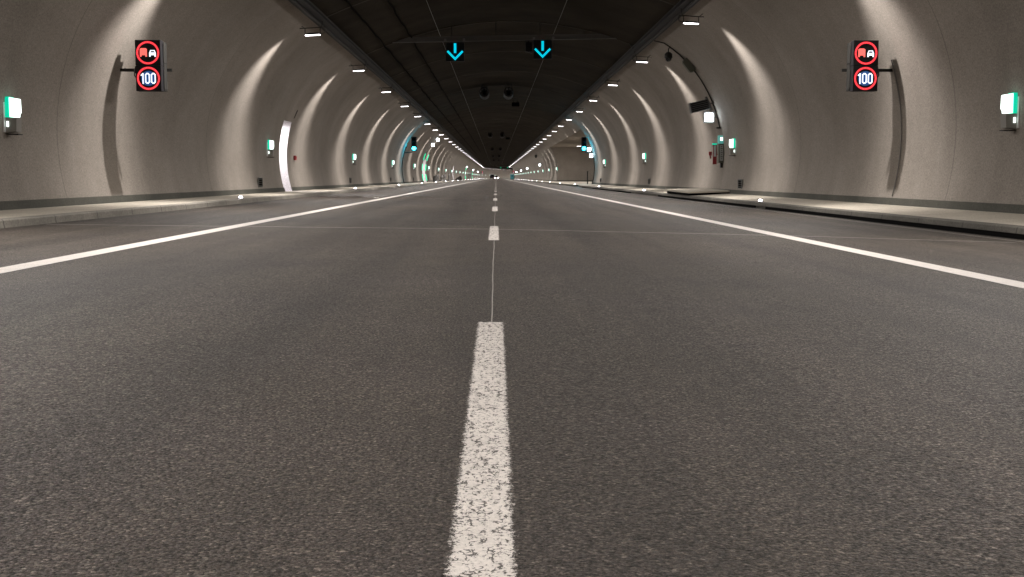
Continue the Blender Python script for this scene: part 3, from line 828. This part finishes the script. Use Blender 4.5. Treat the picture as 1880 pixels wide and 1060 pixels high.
# emergency cabinet with green lit head
root = empty('emergency_cabinet', (wallR(1.9), DS, 1.36)); tag(root, 'narrow emergency cabinet with a green lit head, right of the red sign', 'emergency cabinet')
b = MB(); b.box((-0.10, 0, 0.40), (0.20, 0.34, 0.80)); b.build('case', M['darkgreen'], root, bevel=0.008)
b = MB(); b.box((-0.10, -0.175, 0.42), (0.13, 0.012, 0.66)); b.build('front_panel', M['grey_box'], root)
b = MB()
for i in range(7): b.box((-0.10, -0.183, 0.17 + i * 0.085), (0.05 + 0.03 * (i % 2), 0.006, 0.035))
b.build('markings', M['darkgreen'], root)
b = MB(); b.box((-0.11, -0.02, 0.98), (0.22, 0.30, 0.34)); b.build('lit_head', M['evac_teal'], root, bevel=0.006)
b = MB(); b.box((-0.11, -0.176, 1.0), (0.10, 0.008, 0.14)); b.build('pictogram', M['evac_white'], root)
b = MB(); b.box((-0.06, 0, -0.10), (0.10, 0.16, 0.20)); b.build('cable_entry', M['dark'], root)
# fire point sign, red with white
root = empty('fire_sign', (wallR(1.7) , DS + 0.4, 1.30)); tag(root, 'red and white fire point sign on the right wall, left of the green headed cabinet', 'fire sign')
b = MB(); b.box((-0.28, 0.0, 0.42), (0.16, 0.04, 0.82)); b.box((-0.10, 0.02, 0.42), (0.22, 0.03, 0.05)); b.build('plate', M['red'], root)
b = MB(); b.box((-0.28, -0.026, 0.56), (0.09, 0.012, 0.46)); b.build('white_field', M['signwhite'], root)
b = MB(); b.box((-0.30, -0.01, 0.86), (0.20, 0.06, 0.06)); b.build('green_cap', M['evac_green'], root)
b = MB(); b.box((-0.47, 0.0, 0.46), (0.12, 0.10, 0.16)); b.tube([(-0.47, -0.04, 0.38), (-0.46, -0.04, 0.25)], 0.03, 6); b.build('call_point', M['red'], root)
# red call point beside the left doorway
b = MB(); b.box((0, 0, 0), (0.10, 0.30, 0.20)); b.box((0.055, 0, 0.02), (0.02, 0.18, 0.08)); o = b.build('call_point', M['red'], bevel=0.006); o.location = (wallL(1.35) + 0.05, 53.0, 1.62)
tag(o, 'small red call point on the left wall just past the white doorway', 'call point')
b = MB(); b.tube([(wallL(3.3) + .02, 51.4, 3.3), (wallL(3.65) + .02, 51.5, 3.65)], 0.015, 6); o = b.build('cable_stub', M['dark']); tag(o, 'short dark cable stub on the wall above the white doorway', 'cable stub')
# raised slab across the pavement under the emergency cabinet
root = empty('raised_slab', (8.55, 51.0, 0.07)); tag(root, 'raised slab with a dark front gap on the right pavement below the emergency cabinet', 'slab')
b = MB()
b.face([(-0.90, -4.6, -0.03), (0.80, -4.0, 0.03), (0.80, 1.5, 0.03), (-0.90, 1.5, -0.03)]); b.face([(-0.90, -4.6, -0.03), (0.80, -4.0, 0.03), (0.80, -4.0, 0.09), (-0.90, -4.6, 0.05)])
b.face([(-0.90, -4.6, -0.03), (-0.90, 1.5, -0.03), (-0.90, 1.5, 0.08), (-0.90, -4.6, 0.05)]); b.face([(-0.90, 1.5, -0.03), (0.80, 1.5, 0.03), (0.80, 1.5, 0.10), (-0.90, 1.5, 0.08)])
b.build('gap', M['slot'], root)
b = MB()
lo_ = [(-0.96, -4.8, 0.052), (0.80, -4.1, 0.095), (0.80, 1.6, 0.105), (-0.96, 1.6, 0.085)]
up_ = [(x, y, z + 0.035 + (0.05 if y > 0 else 0.03)) for x, y, z in lo_]
b.face(lo_); b.face(up_)
for i in range(4): j = (i + 1) % 4; b.face([lo_[i], lo_[j], up_[j], up_[i]])
b.build('slab', M['pave'], root)

# ------------------------------------------------------------------ green traffic signals with posts
def signal(X, d, z, fn, s, lab, pole_lab):
    root = empty('traffic_light', P(X, d, z)); root.scale = (1.25, 1.25, 1.15); tag(root, lab, 'traffic light', 'green traffic lights')
    b = MB(); b.box((0, 0, 0.02), (0.40, 0.24, 1.16)); b.build('casing', M['black'], root, bevel=0.03)
    for zz_, mt in ((0.40, 'slot'), (0.02, 'slot'), (-0.36, 'siggreen')):
        b = MB(); b.lathe([(0.15, 0.125), (0.12, 0.15), (0, 0.165)], c=(0, 0, zz_), axis='Y', n=18); ln = b.build('lens', M[mt], root, smooth=True)
        b = MB(); n = 10
        for k in range(n):
            a0, a1 = math.pi * k / n, math.pi * (k + 1) / n
            b.face([(0.17 * math.cos(a), y_, zz_ + 0.17 * math.sin(a)) for a, y_ in ((a0, -.12), (a1, -.12), (a1, -.34), (a0, -.34))])
        b.build('hood', M['black'], root)
    b = MB(); b.tube([(s * 0.15, 0.05, -0.66), ((fn(z - .7) - X) / 1.25, 0.05, -0.72)], 0.04, 8); b.tube([(s * .15, .05, -.5), (s * .15, .05, -.7)], .03, 6); b.build('arm', M['dark'], root)
    ld = bpy.data.lights.new('signal_glow', 'POINT'); ld.energy = 110; ld.color = (0.0, 0.66, 1.0); ld.shadow_soft_size = 0.12
    lo = bpy.data.objects.new('signal_glow', ld); COL.objects.link(lo); lo.parent = root; lo.location = (0, -0.42, -0.36)
    mb = MB(); mb.tube([(fn(zz_) - s * 0.06, d, zz_) for zz_ in [0.12 + 0.3 * i for i in range(13 if s < 0 else 10)]], 0.04, 8)
    o = mb.build('conduit', M['dark'], smooth=True); tag(o, pole_lab, 'conduit')
signal(-7.85, 113.0, 3.92, wallL, -1, 'black traffic light showing green by the left wall', 'dark curved conduit on the left wall behind the green traffic light')
signal(8.50, 114.0, 3.95, wallR, 1, 'black traffic light showing green by the right wall before the bay', 'dark curved conduit on the right wall behind the green traffic light')
floodlight(9.03, 114.2, 3.45, 0.42, 'upper of two small white floodlights beside the right green traffic light')
floodlight(9.22, 114.2, 2.85, 0.40, 'lower of two small white floodlights beside the right green traffic light')
floodlight(-7.15, 145.0, 5.35, 0.42, 'upper white floodlight above the green framed doorway', wallL, -1)
floodlight(-7.75, 145.0, 4.70, 0.42, 'lower white floodlight above the green framed doorway', wallL, -1)
for i, (X, d, z) in enumerate(((-8.6, 343, 3.75), (-8.6, 441, 3.5), (-8.6, 560, 3.4))):
    floodlight(X, d, z, 0.5, '%s of the far white floodlights along the left wall' % ('nearest', 'middle', 'farthest')[i], wallL, -1)
for i, (X, d, z) in enumerate(((9.0, 243, 3.3), (9.0, 340, 3.3), (9.0, 425, 3.2), (9.0, 520, 3.1))):
    floodlight(X, d, z, 0.45, '%s of the far white floodlights along the right wall' % ('nearest', 'second', 'third', 'farthest')[i])
ptz(8.0, 236, 5.0, 'distant dark dome camera high on the right wall beyond the bay', 1.6)
# fill lamps added under the bay ceiling to brighten its end wall
for i, dd in enumerate((140.0, 172.0)):
    root = empty('bay_fill_lamp', (12.4, dd, BAYZ - 0.06)); tag(root, ('nearer' if i == 0 else 'farther') + ' added fill lamp under the ceiling of the recessed bay on the right', 'lamp', 'fill lamps added inside the bay')
    b = MB(); b.box((0, 0, 0.02), (1.3, 0.2, 0.05)); b.build('housing', M['darkgrey'], root)
    b = MB(); b.box((0, 0, -0.015), (1.2, 0.14, 0.02)); b.build('diffuser', M['lens'], root)
    ld = bpy.data.lights.new('bay_fill_light', 'AREA'); ld.shape = 'RECTANGLE'; ld.size = 1.2; ld.size_y = 0.14; ld.energy = 620; ld.color = LAMP_COL
    lo = bpy.data.objects.new('bay_fill_light', ld); COL.objects.link(lo); lo.parent = root; lo.location = (0, 0, -0.04)
# post in the bay under a marker
b = MB(); b.tube([(8.9, 114.4, 0.1), (8.9, 114.4, 1.3)], 0.05, 8); b.box((8.9, 114.4, 1.32), (0.16, 0.16, 0.05))
o = b.build('post', M['dark']); tag(o, 'thin dark post on the right pavement before the bay', 'post')

# ------------------------------------------------------------------ things standing by the left kerb far along
def barrel(X, d, h, r, mt, lab):
    b = MB(); b.lathe([(0, 0), (r * 1.15, 0), (r * 1.15, 0.05), (r, 0.07), (r * .92, h * .5), (r, h * .55), (r * .85, h - .03), (r * .4, h), (0, h)], n=12)
    o = b.build('barrel', M[mt], smooth=True); o.location = P(X, d, ZKL); tag(o, lab, 'barrel', 'barrels stored on the left pavement')
for i, (X, d, h) in enumerate(((-8.1, 156, .8), (-8.3, 166, 1.0), (-8.2, 178, .9), (-8.4, 192, 1.1), (-8.2, 206, 1.2))):
    barrel(X, d, h, 0.26, 'grey', '%s of the small grey barrels on the left pavement' % ORD[i])
b = MB(); b.prism([(-0.9, 0), (0.9, 0), (0.8, 0.75), (0.5, 1.0)], -0.6, 0.6); o = b.build('tarpaulin_heap', M['dark'], bevel=0.05); o.location = P(-8.05, 248, ZKL); tag(o, 'dark wedge shaped heap under a cover on the left pavement', 'heap')
root = empty('sign_board', P(-7.9, 352, ZKL)); tag(root, 'pale rectangular board on two legs on the far left pavement', 'sign board')
b = MB(); b.box((0, 0, 1.35), (1.3, 0.05, 0.9)); b.build('board', M['grey_box'], root)
for x in (-.4, .4):
    b = MB(); b.tube([(x, 0.03, 0), (x, 0.03, 1.3)], 0.04, 6); b.build('leg', M['grey'], root)
# teal booth on the right
root = empty('emergency_booth', P(6.9, 505, zroad(6.9))); tag(root, 'teal emergency booth standing at the far right kerb', 'booth')
b = MB(); b.box((0, 0, 1.15), (1.5, 1.5, 2.2)); b.build('cabin', M['teal'], root, bevel=0.03)
b = MB(); b.box((0, 0, 2.32), (1.7, 1.7, 0.12)); b.build('roof', M['grey_box'], root, bevel=0.02)
b = MB(); b.box((0, -0.76, 1.1), (0.8, 0.02, 1.9)); b.build('door', M['teal'], root)
b = MB(); b.box((0, -0.775, 1.5), (0.5, 0.01, 0.6)); b.build('window', M['glass'], root)

# ------------------------------------------------------------------ vehicles at the far end
def wheels(root, xs, ys, r):
    for x in xs:
        for y in ys:
            b = MB()
            n = 16
            for k in range(n):
                a0, a1 = 2 * math.pi * k / n, 2 * math.pi * (k + 1) / n
                b.face([(x + e, y + r * math.cos(a), r + r * math.sin(a)) for e, a in ((-.1, a0), (.1, a0), (.1, a1), (-.1, a1))])
            for e in (-.1, .1): b.face([(x + e, y + r * math.cos(2 * math.pi * k / n), r + r * math.sin(2 * math.pi * k / n)) for k in range(n)])
            b.build('wheel', M['rubber'], root)
def yprof(mb, poly, x0, x1):
    n = len(poly)
    mb.face([(x0, y, z) for y, z in poly]); mb.face([(x1, y, z) for y, z in reversed(poly)])
    for i in range(n):
        (a, b), (c, d) = poly[i], poly[(i + 1) % n]
        mb.face([(x0, a, b), (x1, a, b), (x1, c, d), (x0, c, d)])
car = empty('car', P(0.15, 575, 0)); tag(car, 'oncoming car far away with both bright headlights on', 'car')
b = MB(); yprof(b, [(-2.1, .3), (-2.1, .75), (-1.1, .92), (2.0, .95), (2.1, .4), (1.9, .3)], -.88, .88); b.build('body', M['carpaint'], car, bevel=0.05)
b = MB(); yprof(b, [(-1.1, .92), (-.4, 1.42), (1.1, 1.42), (1.8, .95)], -.72, .72); b.build('cabin', M['glass'], car, bevel=0.04)
wheels(car, (-.78, .78), (-1.35, 1.35), .32)
for x in (-.68, .68):
    b = MB(); b.lathe([(0.13, 0), (0.10, 0.04), (0, 0.06)], c=(x, -2.1, .64), axis='Y', n=14); b.build('headlight', M['headlight'], car)
b = MB(); b.box((0, -2.12, .48), (1.0, .03, .12)); b.build('grille', M['slot'], car)
van = empty('van', P(-1.85, 545, 0.005)); tag(van, 'dark van far away in the left lane, beside the bright headlights', 'van')
b = MB(); yprof(b, [(-2.4, .35), (-2.4, 1.95), (-2.25, 2.1), (1.4, 2.1), (2.0, 1.2), (2.6, 1.0), (2.65, .35)], -.95, .95); b.build('body', M['carpaint'], van, bevel=0.06)
wheels(van, (-.84, .84), (-1.5, 1.6), .34)
b = MB(); b.box((0, -2.41, 1.5), (1.5, .02, .55)); b.build('rear_window', M['glass'], van)
for x in (-.85, .85):
    b = MB(); b.box((x, -2.415, 1.0), (.12, .03, .3)); b.build('tail_light', M['red'], van)
b = MB(); b.box((0, 0, 2.14), (1.7, 3.2, .05)); b.build('roof_rack', M['signwhite'], van)
